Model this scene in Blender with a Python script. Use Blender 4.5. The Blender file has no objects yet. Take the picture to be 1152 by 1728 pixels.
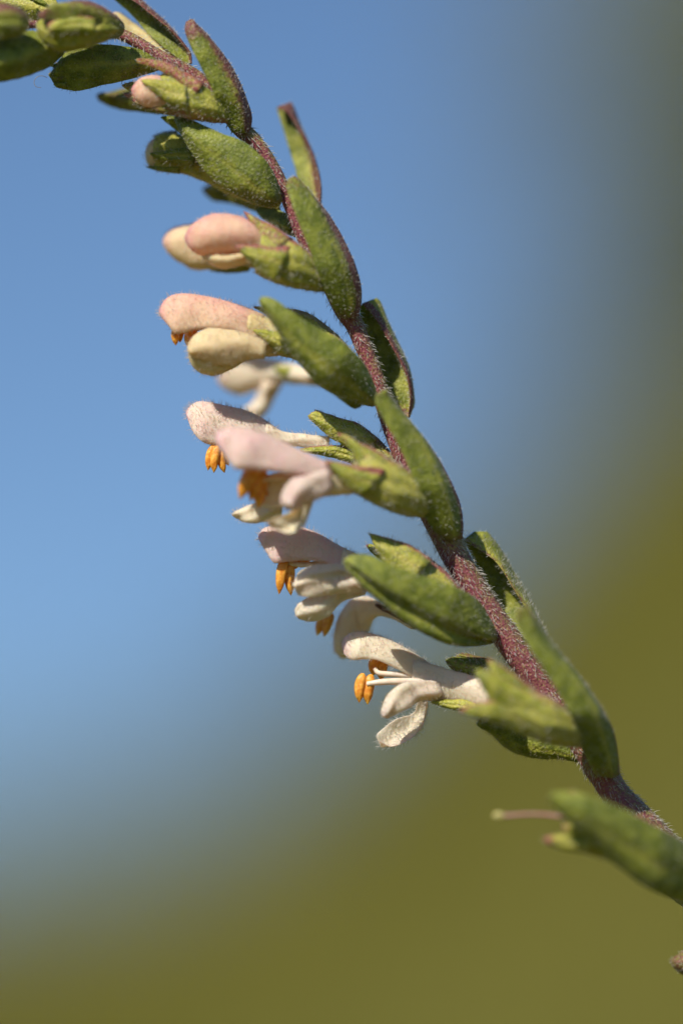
import bpy, bmesh, math, random
import numpy as np
from mathutils import Vector, Matrix

# ---------------------------------------------------------------- camera, light
SC = bpy.context.scene
COL = SC.collection
MM = 0.001
PITCH = math.radians(10.0)          # looking slightly up at the arching stem
CAM = np.array((0.0, 0.0, 0.42))
DIST = 0.28                         # plane of focus (the stem)
PXMM = 30.0                         # photo pixels per millimetre at the focus plane
FW = np.array((0.0, math.cos(PITCH), math.sin(PITCH)))
UP = np.array((0.0, -math.sin(PITCH), math.cos(PITCH)))
RT = np.array((1.0, 0.0, 0.0))

cam_data = bpy.data.cameras.new('macro_camera')
cam = bpy.data.objects.new('macro_camera', cam_data)
COL.objects.link(cam)
cam.location = CAM
cam.rotation_euler = (math.pi / 2 + PITCH, 0, 0)
cam_data.sensor_fit = 'VERTICAL'
cam_data.sensor_height = 36.0
cam_data.sensor_width = 24.0
cam_data.lens = DIST * 1000 * 36.0 / (1728 / PXMM)
cam_data.clip_start = 0.01
cam_data.clip_end = 3000.0
cam_data.dof.use_dof = True
cam_data.dof.focus_distance = DIST
cam_data.dof.aperture_fstop = cam_data.lens / 21.0     # 21 mm entrance pupil
cam_data.dof.aperture_blades = 9
SC.camera = cam

TO_SUN = np.array((-0.50, -0.86, 0.80)); TO_SUN /= np.linalg.norm(TO_SUN)
SUN_EL = math.asin(TO_SUN[2])
SUN_AZ = math.atan2(TO_SUN[0], TO_SUN[1])      # clockwise from +Y
world = bpy.data.worlds.new('World'); SC.world = world
world.use_nodes = True
wn = world.node_tree; wn.nodes.clear()
wo = wn.nodes.new('ShaderNodeOutputWorld'); wb = wn.nodes.new('ShaderNodeBackground')
sky = wn.nodes.new('ShaderNodeTexSky')
sky.sky_type = 'NISHITA'; sky.sun_disc = False
sky.sun_elevation = SUN_EL; sky.sun_rotation = SUN_AZ
sky.altitude = 900.0; sky.air_density = 1.0; sky.dust_density = 0.0; sky.ozone_density = 6.0
wb.inputs['Strength'].default_value = 0.087
wn.links.new(sky.outputs[0], wb.inputs[0]); wn.links.new(wb.outputs[0], wo.inputs[0])

sun_data = bpy.data.lights.new('sun', 'SUN')
sun_data.energy = 5.0; sun_data.angle = math.radians(0.53); sun_data.color = (1.0, 0.92, 0.80)
sun = bpy.data.objects.new('sun', sun_data); COL.objects.link(sun)
sun.rotation_euler = Vector(-TO_SUN).to_track_quat('-Z', 'Y').to_euler()
sun.location = (-2, -2, 5)

SC.view_settings.view_transform = 'Standard'
SC.view_settings.look = 'None'
SC.view_settings.gamma = 1.0
SC.view_settings.exposure = 0.1
SC.render.engine = 'CYCLES'
SC.cycles.use_denoising = True
SC.cycles.max_bounces = 8
SC.cycles.caustics_reflective = False
SC.cycles.caustics_refractive = False

rng = np.random.default_rng(7)
random.seed(7)

# ---------------------------------------------------------------- materials
def new_mat(name):
    m = bpy.data.materials.new(name); m.use_nodes = True
    nt = m.node_tree; nt.nodes.clear()
    out = nt.nodes.new('ShaderNodeOutputMaterial')
    b = nt.nodes.new('ShaderNodeBsdfPrincipled')
    nt.links.new(b.outputs[0], out.inputs['Surface'])
    return m, nt, b, out

def node(nt, kind, **kw):
    n = nt.nodes.new(kind)
    for k, v in kw.items():
        setattr(n, k, v)
    return n

def link(nt, a, b): nt.links.new(a, b)

def attr(nt, name):
    return node(nt, 'ShaderNodeAttribute', attribute_name=name).outputs['Fac']

def math_n(nt, op, a, b=None, clamp=False):
    n = node(nt, 'ShaderNodeMath', operation=op, use_clamp=clamp)
    for i, v in enumerate((a, b)):
        if v is None: continue
        if isinstance(v, (int, float)): n.inputs[i].default_value = v
        else: link(nt, v, n.inputs[i])
    return n.outputs[0]

def mixc(nt, fac, a, b, blend='MIX'):
    n = node(nt, 'ShaderNodeMix', data_type='RGBA', blend_type=blend)
    for key, v in ((0, fac), (6, a), (7, b)):
        if isinstance(v, (int, float)): n.inputs[key].default_value = v
        elif isinstance(v, tuple): n.inputs[key].default_value = (*v, 1.0)
        else: link(nt, v, n.inputs[key])
    return n.outputs[2]

def ramp(nt, v, lo, hi):
    n = node(nt, 'ShaderNodeMapRange', interpolation_type='SMOOTHSTEP')
    link(nt, v, n.inputs[0]); n.inputs[1].default_value = lo; n.inputs[2].default_value = hi
    return n.outputs[0]

def mm_coords(nt):
    tc = node(nt, 'ShaderNodeTexCoord')
    mp = node(nt, 'ShaderNodeMapping'); mp.inputs['Scale'].default_value = (1000, 1000, 1000)
    link(nt, tc.outputs['Object'], mp.inputs[0]); return mp.outputs[0]

def noise(nt, co, scale, detail=3.0, rough=0.55):
    n = node(nt, 'ShaderNodeTexNoise'); link(nt, co, n.inputs['Vector'])
    n.inputs['Scale'].default_value = scale; n.inputs['Detail'].default_value = detail
    n.inputs['Roughness'].default_value = rough
    return n.outputs['Fac']

def voro(nt, co, scale, out='Distance', feature='F1'):
    n = node(nt, 'ShaderNodeTexVoronoi', feature=feature); link(nt, co, n.inputs['Vector'])
    n.inputs['Scale'].default_value = scale
    return n.outputs[out]

def add_translucency(nt, b, out, colour, fac, nrm=None):
    tl = node(nt, 'ShaderNodeBsdfTranslucent'); mx = node(nt, 'ShaderNodeMixShader')
    if isinstance(colour, tuple): tl.inputs[0].default_value = (*colour, 1)
    else: link(nt, colour, tl.inputs[0])
    mx.inputs[0].default_value = fac
    link(nt, b.outputs[0], mx.inputs[1]); link(nt, tl.outputs[0], mx.inputs[2]); link(nt, mx.outputs[0], out.inputs['Surface'])

def green_mat(name, dark, light, pale, purple, sss=0.22, rough=0.48, speck=0.5, trans=0.28):
    m, nt, b, out = new_mat(name)
    co = mm_coords(nt)
    n1 = noise(nt, co, 1.3, 5.0); n2 = noise(nt, co, 5.0, 3.0)
    c = mixc(nt, ramp(nt, n1, 0.36, 0.66), dark, light)
    c = mixc(nt, math_n(nt, 'MULTIPLY', ramp(nt, n2, 0.45, 0.75), 0.45), c, light)
    pf = math_n(nt, 'ADD', attr(nt, 'pale'), math_n(nt, 'MULTIPLY', math_n(nt, 'SUBTRACT', n1, 0.5), 0.7), True)
    pf = math_n(nt, 'MULTIPLY', pf, ramp(nt, attr(nt, 'pale'), 0.0, 0.12))
    c = mixc(nt, pf, c, pale)
    q = math_n(nt, 'ADD', attr(nt, 'purple'), math_n(nt, 'MULTIPLY', math_n(nt, 'SUBTRACT', n2, 0.5), 1.1))
    q = ramp(nt, q, 0.12, 0.62)
    q = math_n(nt, 'MULTIPLY', q, ramp(nt, attr(nt, 'purple'), 0.0, 0.2))
    c = mixc(nt, q, c, purple)
    n3 = noise(nt, co, 11.0, 2.0)
    c = mixc(nt, math_n(nt, 'MULTIPLY', ramp(nt, n3, 0.5, 0.72), 0.5), c, (0.42, 0.46, 0.12))
    c = mixc(nt, math_n(nt, 'MULTIPLY', ramp(nt, n3, 0.5, 0.3), 0.35), c, (0.03, 0.045, 0.006))
    # pale gland dots, only on some cells
    vd = voro(nt, co, 4.2); vc = node(nt, 'ShaderNodeSeparateColor')
    link(nt, voro(nt, co, 4.2, 'Color'), vc.inputs[0])
    dot = math_n(nt, 'LESS_THAN', vd, 0.17)
    dot = math_n(nt, 'MULTIPLY', dot, math_n(nt, 'GREATER_THAN', vc.outputs[0], 0.72))
    c = mixc(nt, math_n(nt, 'MULTIPLY', dot, speck), c, (0.62, 0.62, 0.46))
    link(nt, c, b.inputs['Base Color'])
    b.inputs['Roughness'].default_value = rough
    b.inputs['Specular IOR Level'].default_value = 0.35
    b.inputs['Subsurface Weight'].default_value = sss
    b.inputs['Subsurface Radius'].default_value = (0.55, 0.8, 0.18)
    b.inputs['Subsurface Scale'].default_value = 0.0006
    b.inputs['Sheen Weight'].default_value = 0.04
    b.inputs['Sheen Roughness'].default_value = 0.5
    hgt = math_n(nt, 'ADD', math_n(nt, 'MULTIPLY', voro(nt, co, 6.5), 0.8), math_n(nt, 'MULTIPLY', n2, 0.9))
    hgt = math_n(nt, 'ADD', hgt, math_n(nt, 'MULTIPLY', n1, 1.2))
    bp = node(nt, 'ShaderNodeBump'); bp.inputs['Strength'].default_value = 0.8
    bp.inputs['Distance'].default_value = 0.00007
    link(nt, hgt, bp.inputs['Height']); link(nt, bp.outputs[0], b.inputs['Normal'])
    if trans: add_translucency(nt, b, out, mixc(nt, 1.0, c, (1.9, 1.75, 0.9), 'MULTIPLY'), trans)
    return m

def petal_mat(name, cream, pink, yellow, sss=0.45):
    m, nt, b, out = new_mat(name)
    co = mm_coords(nt)
    n1 = noise(nt, co, 0.9, 4.0); n2 = noise(nt, co, 7.0, 3.0)
    pk = math_n(nt, 'ADD', attr(nt, 'purple'), math_n(nt, 'MULTIPLY', math_n(nt, 'SUBTRACT', n1, 0.5), 0.9), True)
    pk = math_n(nt, 'MULTIPLY', pk, ramp(nt, attr(nt, 'purple'), 0.0, 0.15))
    c = mixc(nt, pk, cream, pink)
    yl = math_n(nt, 'ADD', attr(nt, 'pale'), math_n(nt, 'MULTIPLY', math_n(nt, 'SUBTRACT', n1, 0.5), 0.6), True)
    yl = math_n(nt, 'MULTIPLY', yl, ramp(nt, attr(nt, 'pale'), 0.0, 0.15))
    c = mixc(nt, yl, c, yellow)
    c = mixc(nt, math_n(nt, 'MULTIPLY', ramp(nt, n2, 0.3, 0.8), 0.3), c, (0.97, 0.90, 0.80))
    link(nt, c, b.inputs['Base Color'])
    b.inputs['Roughness'].default_value = 0.5
    b.inputs['Specular IOR Level'].default_value = 0.35
    b.inputs['Subsurface Weight'].default_value = sss
    b.inputs['Subsurface Radius'].default_value = (1.0, 0.55, 0.35)
    b.inputs['Subsurface Scale'].default_value = 0.00035
    b.inputs['Sheen Weight'].default_value = 0.05
    hgt = math_n(nt, 'ADD', math_n(nt, 'MULTIPLY', noise(nt, co, 18.0, 2.0), 0.5), math_n(nt, 'MULTIPLY', n2, 0.6))
    hgt = math_n(nt, 'ADD', hgt, math_n(nt, 'MULTIPLY', n1, 2.0))
    bp = node(nt, 'ShaderNodeBump'); bp.inputs['Strength'].default_value = 0.7
    bp.inputs['Distance'].default_value = 0.00006
    link(nt, hgt, bp.inputs['Height']); link(nt, bp.outputs[0], b.inputs['Normal'])
    add_translucency(nt, b, out, mixc(nt, 1.0, c, (1.06, 1.0, 0.96), 'MULTIPLY'), 0.32)
    return m

def simple_mat(name, c1, c2, scale, rough=0.5, sss=0.0, bump=0.00003):
    m, nt, b, out = new_mat(name)
    co = mm_coords(nt)
    n1 = noise(nt, co, scale, 4.0)
    link(nt, mixc(nt, ramp(nt, n1, 0.3, 0.7), c1, c2), b.inputs['Base Color'])
    b.inputs['Roughness'].default_value = rough
    if sss:
        b.inputs['Subsurface Weight'].default_value = sss
        b.inputs['Subsurface Radius'].default_value = (0.8, 0.5, 0.3)
        b.inputs['Subsurface Scale'].default_value = 0.0004
    bp = node(nt, 'ShaderNodeBump'); bp.inputs['Strength'].default_value = 0.6
    bp.inputs['Distance'].default_value = bump
    link(nt, n1, bp.inputs['Height']); link(nt, bp.outputs[0], b.inputs['Normal'])
    return m

M_LEAF = green_mat('bract_green', (0.135, 0.172, 0.017), (0.295, 0.325, 0.045), (0.52, 0.48, 0.08), (0.20, 0.060, 0.062), trans=0.2)
M_CALYX = green_mat('calyx_green', (0.23, 0.255, 0.022), (0.40, 0.39, 0.055), (0.60, 0.52, 0.13), (0.34, 0.085, 0.095), sss=0.4, speck=0.35, trans=0.06)
M_STEM = green_mat('stem_purple', (0.16, 0.15, 0.04), (0.27, 0.21, 0.085), (0.36, 0.25, 0.15), (0.23, 0.050, 0.078), sss=0.2, speck=0.3, trans=0.0)
M_PETAL = petal_mat('petal_cream_pink', (0.95, 0.81, 0.63), (0.91, 0.46, 0.57), (0.80, 0.68, 0.26))
M_BUD = petal_mat('bud_salmon', (0.93, 0.71, 0.43), (0.88, 0.34, 0.38), (0.68, 0.62, 0.18))
M_ANTHER = simple_mat('anther_orange', (0.70, 0.22, 0.014), (0.92, 0.46, 0.07), 3.5, 0.45, 0.45, 0.00012)
M_FIL = simple_mat('filament_cream', (0.72, 0.56, 0.42), (0.82, 0.70, 0.58), 2.0, 0.4, 0.5)
M_STYLE = simple_mat('style_pink', (0.45, 0.20, 0.22), (0.5, 0.28, 0.26), 2.0, 0.4, 0.3)
M_STIG = simple_mat('stigma_yellow', (0.45, 0.40, 0.14), (0.5, 0.45, 0.18), 2.0, 0.5, 0.3)
M_HAIR = simple_mat('hair_white', (0.78, 0.76, 0.70), (0.84, 0.82, 0.78), 2.0, 0.35)
M_HAIR_P = simple_mat('hair_petal', (0.88, 0.80, 0.72), (0.92, 0.86, 0.80), 2.0, 0.3)
M_HAIR_D = simple_mat('hair_tawny', (0.42, 0.36, 0.26), (0.55, 0.50, 0.36), 2.0, 0.35)
for hm in (M_HAIR, M_HAIR_D, M_HAIR_P):     # fine translucent hairs let light through
    nt = hm.node_tree
    pb = next(n for n in nt.nodes if n.type == 'BSDF_PRINCIPLED')
    ou = next(n for n in nt.nodes if n.type == 'OUTPUT_MATERIAL')
    tl = nt.nodes.new('ShaderNodeBsdfTranslucent'); mx = nt.nodes.new('ShaderNodeMixShader')
    nt.links.new(pb.inputs['Base Color'].links[0].from_socket, tl.inputs[0])
    mx.inputs[0].default_value = 0.75 if hm is M_HAIR_P else 0.5
    nt.links.new(pb.outputs[0], mx.inputs[1]); nt.links.new(tl.outputs[0], mx.inputs[2])
    nt.links.new(mx.outputs[0], ou.inputs['Surface'])

# ---------------------------------------------------------------- mesh helpers
def P(x, y, d):
    """photo pixel + depth in mm behind the focus plane -> world point (m)"""
    dep = DIST + d * MM
    k = dep / DIST / PXMM * MM
    return CAM + FW * dep + RT * ((x - 576.0) * k) + UP * ((864.0 - y) * k)

def catmull(pts, per):
    """uniform Catmull-Rom through rows of pts; returns rows and parameter 0..1"""
    p = np.asarray(pts, float); n = len(p)
    ext = np.vstack([2 * p[0] - p[1], p, 2 * p[-1] - p[-2]])
    rows = []; us = []
    for i in range(n - 1):
        a, b, c, d = ext[i], ext[i + 1], ext[i + 2], ext[i + 3]
        for k in range(per):
            t = k / per
            rows.append(0.5 * ((2 * b) + (-a + c) * t + (2 * a - 5 * b + 4 * c - d) * t * t + (-a + 3 * b - 3 * c + d) * t ** 3))
            us.append((i + t) / (n - 1))
    rows.append(p[-1]); us.append(1.0)
    return np.array(rows), np.array(us)

def lin_keys(keys, u):
    keys = np.asarray(keys, float); xs = np.linspace(0, 1, len(keys))
    return np.stack([np.interp(u, xs, keys[:, k]) for k in range(keys.shape[1])], 1)

ROOT = np.zeros(3)
def link_mesh(name, V, F, mat, parent, attrs=None, smooth=True):
    me = bpy.data.meshes.new(name)
    me.from_pydata([tuple(v) for v in (V - ROOT)], [], F)
    me.update()
    bm = bmesh.new(); bm.from_mesh(me)
    bmesh.ops.recalc_face_normals(bm, faces=bm.faces); bm.to_mesh(me); bm.free()
    if smooth: me.polygons.foreach_set('use_smooth', [True] * len(me.polygons))
    for k, v in (attrs or {}).items():
        a = me.attributes.new(k, 'FLOAT', 'POINT'); a.data.foreach_set('value', np.asarray(v, np.float32))
    me.materials.append(mat)
    o = bpy.data.objects.new(name, me); COL.objects.link(o)
    if parent is not None: o.parent = parent
    return o

def ring_faces(n, m, off=0, closed=True):
    F = []
    mm = m if closed else m - 1
    for i in range(n - 1):
        for j in range(mm):
            a = off + i * m + j; b = off + i * m + (j + 1) % m
            F.append((a, b, b + m, a + m))
    return F

def toward_cam(N):
    s = np.sign(-(N @ FW)); s[s == 0] = 1
    return N * s[:, None]

def pig(u, v, p0=0.0, pa=0.0, pb=0.0, pt=0.0, pbase=0.0, w=0.16):
    return (p0 + pa * np.exp(-(v / w) ** 2) + pb * np.exp(-((1 - v) / w) ** 2)
            + pt * np.clip((u - 0.72) / 0.26, 0, 1) + pbase * np.clip((0.14 - u) / 0.14, 0, 1))

def sheet(name, st, d, mat, parent, th=0.32, bulge=0.0, crease=0.0, w0=0.5, cw=0.09, solid=False, flat=False,
          purple=None, pale=None, per=4, m=22, wob=0.05, ripple=0.05, ribs=0.0, fold=0.0):
    """A leaf, petal or hollow body given by its two edges (photo pixels, base -> tip) and their depths.
    th = thickness in mm (leaf) or full depth in mm (solid body)."""
    if crease and not solid: m = max(m, 48)
    if ribs: m = max(m, 44)
    st = np.asarray(st, float)
    S, u = catmull(st, per)
    D = lin_keys(d, u)
    n = len(S)
    seed = rng.uniform(0, 100)
    jit = wob * PXMM
    wa = np.sin(u * 23 + seed) * 0.5 + np.sin(u * 51 + seed * 2) * 0.5
    wb_ = np.sin(u * 27 + seed * 3) * 0.5 + np.sin(u * 45 + seed) * 0.5
    env = np.sin(np.pi * np.clip(u, 0, 1)) ** 0.5
    A = np.array([P(S[i, 0], S[i, 1] + jit * wa[i] * env[i] * 0.5, D[i, 0]) for i in range(n)])
    B = np.array([P(S[i, 2], S[i, 3] + jit * wb_[i] * env[i] * 0.5, D[i, 1]) for i in range(n)])
    C = (A + B) / 2
    T = np.gradient(C, axis=0)
    W = B - A; wl = np.linalg.norm(W, axis=1)
    N = np.cross(W, T); N /= (np.linalg.norm(N, axis=1)[:, None] + 1e-12)
    N = toward_cam(N)
    Nm = N.mean(0); Nm /= np.linalg.norm(Nm)
    N = 0.5 * N + 0.5 * Nm; N /= np.linalg.norm(N, axis=1)[:, None]
    tj = 2 * np.pi * np.arange(m) / m
    v = (1 - np.cos(tj)) / 2; s = np.sin(tj)
    if not solid: s = np.sign(s) * np.abs(s) ** 0.55          # blade: flat faces, crisp margins
    rb = 1 + ribs * np.cos(10 * tj)
    if ribs: v = 0.5 + (v - 0.5) * (0.5 + 0.5 * rb)
    V = []; U = []; VV = []
    for i in range(n):
        t_eff = min(th * MM, wl[i] * (0.9 if solid else 0.35))
        if solid and not flat:
            t_eff = th * MM * min(1.0, wl[i] / (np.max(wl) * 0.85))
        k = min(1.0, wl[i] / (0.5 * np.max(wl)))
        off = (bulge * 4 * v * (1 - v) - crease * np.exp(-((v - w0) / cw) ** 2)) * k * MM
        if fold: off = off + fold * MM * k * (1 - np.sqrt((v - w0) ** 2 + 0.0016) / max(w0, 1 - w0))
        off = off + ripple * MM * k * (np.sin(u[i] * 13 + seed + v * 5) * 0.6 + np.sin(u[i] * 7 + seed * 2 - v * 9) * 0.7)
        V.append(A[i] + v[:, None] * W[i] + N[i] * (off + 0.5 * t_eff * s * rb)[:, None])
        U += [u[i]] * m; VV += list(v)
    V = np.vstack(V)
    F = ring_faces(n, m)
    V = np.vstack([V, V[:m].mean(0), V[(n - 1) * m:n * m].mean(0)])
    a, b = n * m, n * m + 1
    for j in range(m):
        F.append((a, (j + 1) % m, j)); F.append((b, (n - 1) * m + j, (n - 1) * m + (j + 1) % m))
    U = np.array(U + [0, 1]); VV = np.array(VV + [0.5, 0.5])
    at = {'purple': pig(U, VV, **(purple or {})), 'pale': pig(U, VV, **(pale or {}))}
    if crease: at['pale'] = at['pale'] + 0.75 * np.exp(-((VV - w0) / (cw * 0.8)) ** 2) * (1 - U)
    return link_mesh(name, V, F, mat, parent, at)

def hood(name, st, d, rz, mat, parent, phi=100, th=0.14, purple=None, pale=None, per=4, m=22):
    """Arched petal open below: A = ridge, B = near lower rim; rz = half-depth keys in mm"""
    S, u = catmull(np.asarray(st, float), per)
    D = lin_keys(d, u); R = lin_keys([(r,) for r in rz], u)[:, 0]
    ph = np.radians(np.linspace(-phi, phi, m))
    n = len(S); out_v = []; in_v = []; U = []; VV = []
    sd = rng.uniform(0, 50)
    for i in range(n):
        A = P(S[i, 0], S[i, 1], D[i, 0]); B = P(S[i, 2], S[i, 3], D[i, 0])
        H = A - B; h = np.linalg.norm(H) + 1e-9
        for kk, lst in ((0.0, out_v), (th * MM, in_v)):
            k = max(0.15, 1 - kk / h); r = max(R[i] * MM - kk, R[i] * MM * 0.3)
            rip = 1 + 0.05 * np.sin(u[i] * 19 + ph * 3 + sd)
            lst.append(B + H * k * np.cos(ph)[:, None] + FW * (r * np.sin(ph) * rip)[:, None])
        U += [u[i]] * m; VV += list(np.abs(np.linspace(-1, 1, m)))
    V = np.vstack(out_v + in_v)
    F = ring_faces(n, m, 0, False) + ring_faces(n, m, n * m, False)
    o = n * m
    for i in range(n - 1):
        for j in (0, m - 1):
            F.append((i * m + j, (i + 1) * m + j, o + (i + 1) * m + j, o + i * m + j))
    for j in range(m - 1):
        for i in (0, n - 1):
            F.append((i * m + j, i * m + j + 1, o + i * m + j + 1, o + i * m + j))
    U = np.array(U * 2); VV = np.array(VV * 2)
    at = {'purple': pig(U, VV, **(purple or {})), 'pale': pig(U, VV, **(pale or {}))}
    return link_mesh(name, V, F, mat, parent, at)

def tube(name, pts, mat, parent, m=14, per=5, attrs=None, oval=1.0):
    """pts: rows of world xyz (m) + radius (m)"""
    S, u = catmull(np.asarray(pts, float), per)
    C = S[:, :3]; R = S[:, 3]; n = len(S)
    T = np.gradient(C, axis=0); T /= np.linalg.norm(T, axis=1)[:, None]
    ref = FW
    X = np.cross(T, ref); X /= np.linalg.norm(X, axis=1)[:, None]
    Y = np.cross(X, T)
    th = 2 * np.pi * np.arange(m) / m
    V = np.vstack([C[i] + R[i] * (np.cos(th)[:, None] * X[i] * oval + np.sin(th)[:, None] * Y[i]) for i in range(n)])
    F = ring_faces(n, m)
    V = np.vstack([V, C[0] - T[0] * R[0] * 0.4, C[-1] + T[-1] * R[-1] * 0.4]); a, b = n * m, n * m + 1
    for j in range(m):
        F.append((a, (j + 1) % m, j)); F.append((b, (n - 1) * m + j, (n - 1) * m + (j + 1) % m))
    at = {}
    for k, f in (attrs or {}).items():
        at[k] = np.concatenate([np.array([f(u[i], t) for i in range(n) for t in th]), [0.5, 0.5]])
    return link_mesh(name, V, F, mat, parent, at)

def pxtube(name, pts, mat, parent, **kw):
    """pts: (x, y, d, width in px)"""
    return tube(name, [(*P(x, y, d), w * 0.5 / PXMM * MM) for x, y, d, w in pts], mat, parent, **kw)

def hairs(objs, density, length, parent, mat=None, radius=0.013, lean=(0, 0, 0), spread=0.45, curl=0.5, region=None, name='hair'):
    """Short tapered curved hairs grown from the surface of the given objects, joined (uncountable)."""
    mat = mat or M_HAIR
    if mat is M_HAIR_P: radius *= 0.75; density *= 0.85; length = (length[0] * 1.1, length[1] * 1.25)
    bases = []; nors = []
    for o in objs:
        me = o.data; me.calc_loop_triangles()
        nt_ = len(me.loop_triangles)
        tri = np.empty(nt_ * 3, np.int32); me.loop_triangles.foreach_get('vertices', tri); tri = tri.reshape(-1, 3)
        co = np.empty(len(me.vertices) * 3); me.vertices.foreach_get('co', co); co = co.reshape(-1, 3)
        a, b, c = co[tri[:, 0]], co[tri[:, 1]], co[tri[:, 2]]
        cr = np.cross(b - a, c - a); ar = np.linalg.norm(cr, axis=1) / 2
        k = int(ar.sum() / (MM * MM) * density)
        if k < 1: continue
        idx = rng.choice(nt_, k, p=ar / ar.sum())
        r1 = np.sqrt(rng.random(k))[:, None]; r2 = rng.random(k)[:, None]
        p = a[idx] * (1 - r1) + b[idx] * (r1 * (1 - r2)) + c[idx] * (r1 * r2)
        nn = cr[idx] / (np.linalg.norm(cr[idx], axis=1)[:, None] + 1e-20)
        if region is not None:
            uu = region(p + ROOT); p = p[uu]; nn = nn[uu]
        bases.append(p); nors.append(nn)
    if not bases: return None
    p = np.vstack(bases); nn = np.vstack(nors); k = len(p)
    if k == 0: return None
    lean = np.asarray(lean, float)
    d0 = nn + lean + rng.normal(0, spread, (k, 3)); d0 /= np.linalg.norm(d0, axis=1)[:, None]
    d1 = d0 + curl * (lean * 1.5 + rng.normal(0, 0.35, (k, 3))); d1 /= np.linalg.norm(d1, axis=1)[:, None]
    L = rng.uniform(length[0], length[1], k)[:, None] * MM
    q1 = p + d0 * L * 0.45; q2 = q1 + (d0 + d1) / 2 * L * 0.3; q3 = q2 + d1 * L * 0.28
    p = p - d0 * 0.02 * MM
    ex = np.cross(d0, rng.normal(0, 1, (k, 3))); ex /= np.linalg.norm(ex, axis=1)[:, None]
    ey = np.cross(d0, ex)
    r0 = radius * MM * rng.uniform(0.75, 1.25, (k, 1))
    V = np.empty((k, 10, 3))
    for si, (cpt, f) in enumerate(((p, 1.25), (q1, 0.9), (q2, 0.6))):
        for j in range(3):
            t = 2 * math.pi * j / 3
            V[:, si * 3 + j] = cpt + (ex * math.cos(t) + ey * math.sin(t)) * r0 * f
    V[:, 9] = q3
    tf = []
    for si in (0, 1):
        for j in range(3):
            a = si * 3 + j; b = si * 3 + (j + 1) % 3
            tf += [(a, b, b + 3), (a, b + 3, a + 3)]
    for j in range(3): tf.append((6 + j, 6 + (j + 1) % 3, 9))
    tf = np.array(tf, np.int32)
    F = (tf[None] + (np.arange(k, dtype=np.int32) * 10)[:, None, None]).reshape(-1, 3)
    me = bpy.data.meshes.new(name)
    me.vertices.add(k * 10); me.vertices.foreach_set('co', V.reshape(-1))
    me.loops.add(len(F) * 3); me.loops.foreach_set('vertex_index', F.reshape(-1))
    me.polygons.add(len(F)); me.polygons.foreach_set('loop_start', np.arange(len(F), dtype=np.int32) * 3)
    me.polygons.foreach_set('use_smooth', [True] * len(F))
    me.update(calc_edges=True)
    me.materials.append(mat)
    o = bpy.data.objects.new(name, me); COL.objects.link(o); o.parent = parent
    o['kind'] = 'stuff'
    return o

# ---------------------------------------------------------------- the setting
def tag(o, label=None, cat=None, kind=None, group=None):
    for k, v in (('label', label), ('category', cat), ('kind', kind), ('group', group)):
        if v: o[k] = v
    return o

def sstep(a, b, x):
    t = np.clip((x - a) / (b - a), 0, 1); return t * t * (3 - 2 * t)

def terrain(x, y):
    """meadow floor with a grassy bank behind the plant that climbs to the right"""
    H = sum(np.interp(x + k * 0.22, (-14, -4, -0.94, -0.44, 0, 0.48, 0.93, 2, 5, 14), (0.9, 1.25, 1.48, 1.62, 1.82, 2.68, 3.25, 3.9, 4.6, 3.6)) for k in (-2, -1, 0, 1, 2)) / 5
    rise = sstep(3.0, 14.0, y); fall = 1 - sstep(15.0, 46.0, y)
    side = np.exp(-(np.clip(np.abs(x) - 10, 0, None) / 9) ** 2)
    h = H * rise * fall * side
    h = h + 0.03 * np.sin(x * 2.1 + y) * np.cos(y * 1.3) * sstep(0.8, 4, y)
    far = np.hypot(x, y)
    h = h + 3.0 * np.sin(x * 0.013 + 1) * np.cos(y * 0.011) * sstep(60, 300, far)
    return h

def meadow_mat(name, c1, c2, c3, s):
    m, nt, b, out = new_mat(name)
    tc = node(nt, 'ShaderNodeTexCoord')
    n1 = noise(nt, tc.outputs['Object'], 0.35 * s, 5.0); n2 = noise(nt, tc.outputs['Object'], 9.0 * s, 6.0)
    c = mixc(nt, ramp(nt, n1, 0.35, 0.65), c1, c2)
    c = mixc(nt, math_n(nt, 'MULTIPLY', ramp(nt, n2, 0.4, 0.7), 0.7), c, c3)
    link(nt, c, b.inputs['Base Color']); b.inputs['Roughness'].default_value = 0.8
    b.inputs['Specular IOR Level'].default_value = 0.2
    bp = node(nt, 'ShaderNodeBump'); bp.inputs['Distance'].default_value = 0.05
    link(nt, n2, bp.inputs['Height']); link(nt, bp.outputs[0], b.inputs['Normal'])
    return m

M_GROUND = meadow_mat('meadow_soil_and_turf', (0.125, 0.118, 0.020), (0.105, 0.108, 0.014), (0.145, 0.132, 0.030), 1.0)
M_GRASS = meadow_mat('dry_grass', (0.147, 0.140, 0.020), (0.122, 0.130, 0.016), (0.175, 0.153, 0.033), 1.0)
M_TREE = meadow_mat('tree_leaf', (0.20, 0.205, 0.05), (0.24, 0.235, 0.055), (0.28, 0.26, 0.07), 1.0)
tn = M_TREE.node_tree      # thin leaves pass some light
_pb = next(n for n in tn.nodes if n.type == 'BSDF_PRINCIPLED'); _ou = next(n for n in tn.nodes if n.type == 'OUTPUT_MATERIAL')
_tl = tn.nodes.new('ShaderNodeBsdfTranslucent'); _mx = tn.nodes.new('ShaderNodeMixShader'); _mx.inputs[0].default_value = 0.5
tn.links.new(_pb.inputs['Base Color'].links[0].from_socket, _tl.inputs[0])
tn.links.new(_pb.outputs[0], _mx.inputs[1]); tn.links.new(_tl.outputs[0], _mx.inputs[2]); tn.links.new(_mx.outputs[0], _ou.inputs['Surface'])
M_BARK = meadow_mat('bark', (0.11, 0.09, 0.065), (0.16, 0.13, 0.10), (0.07, 0.055, 0.04), 4.0)

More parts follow.
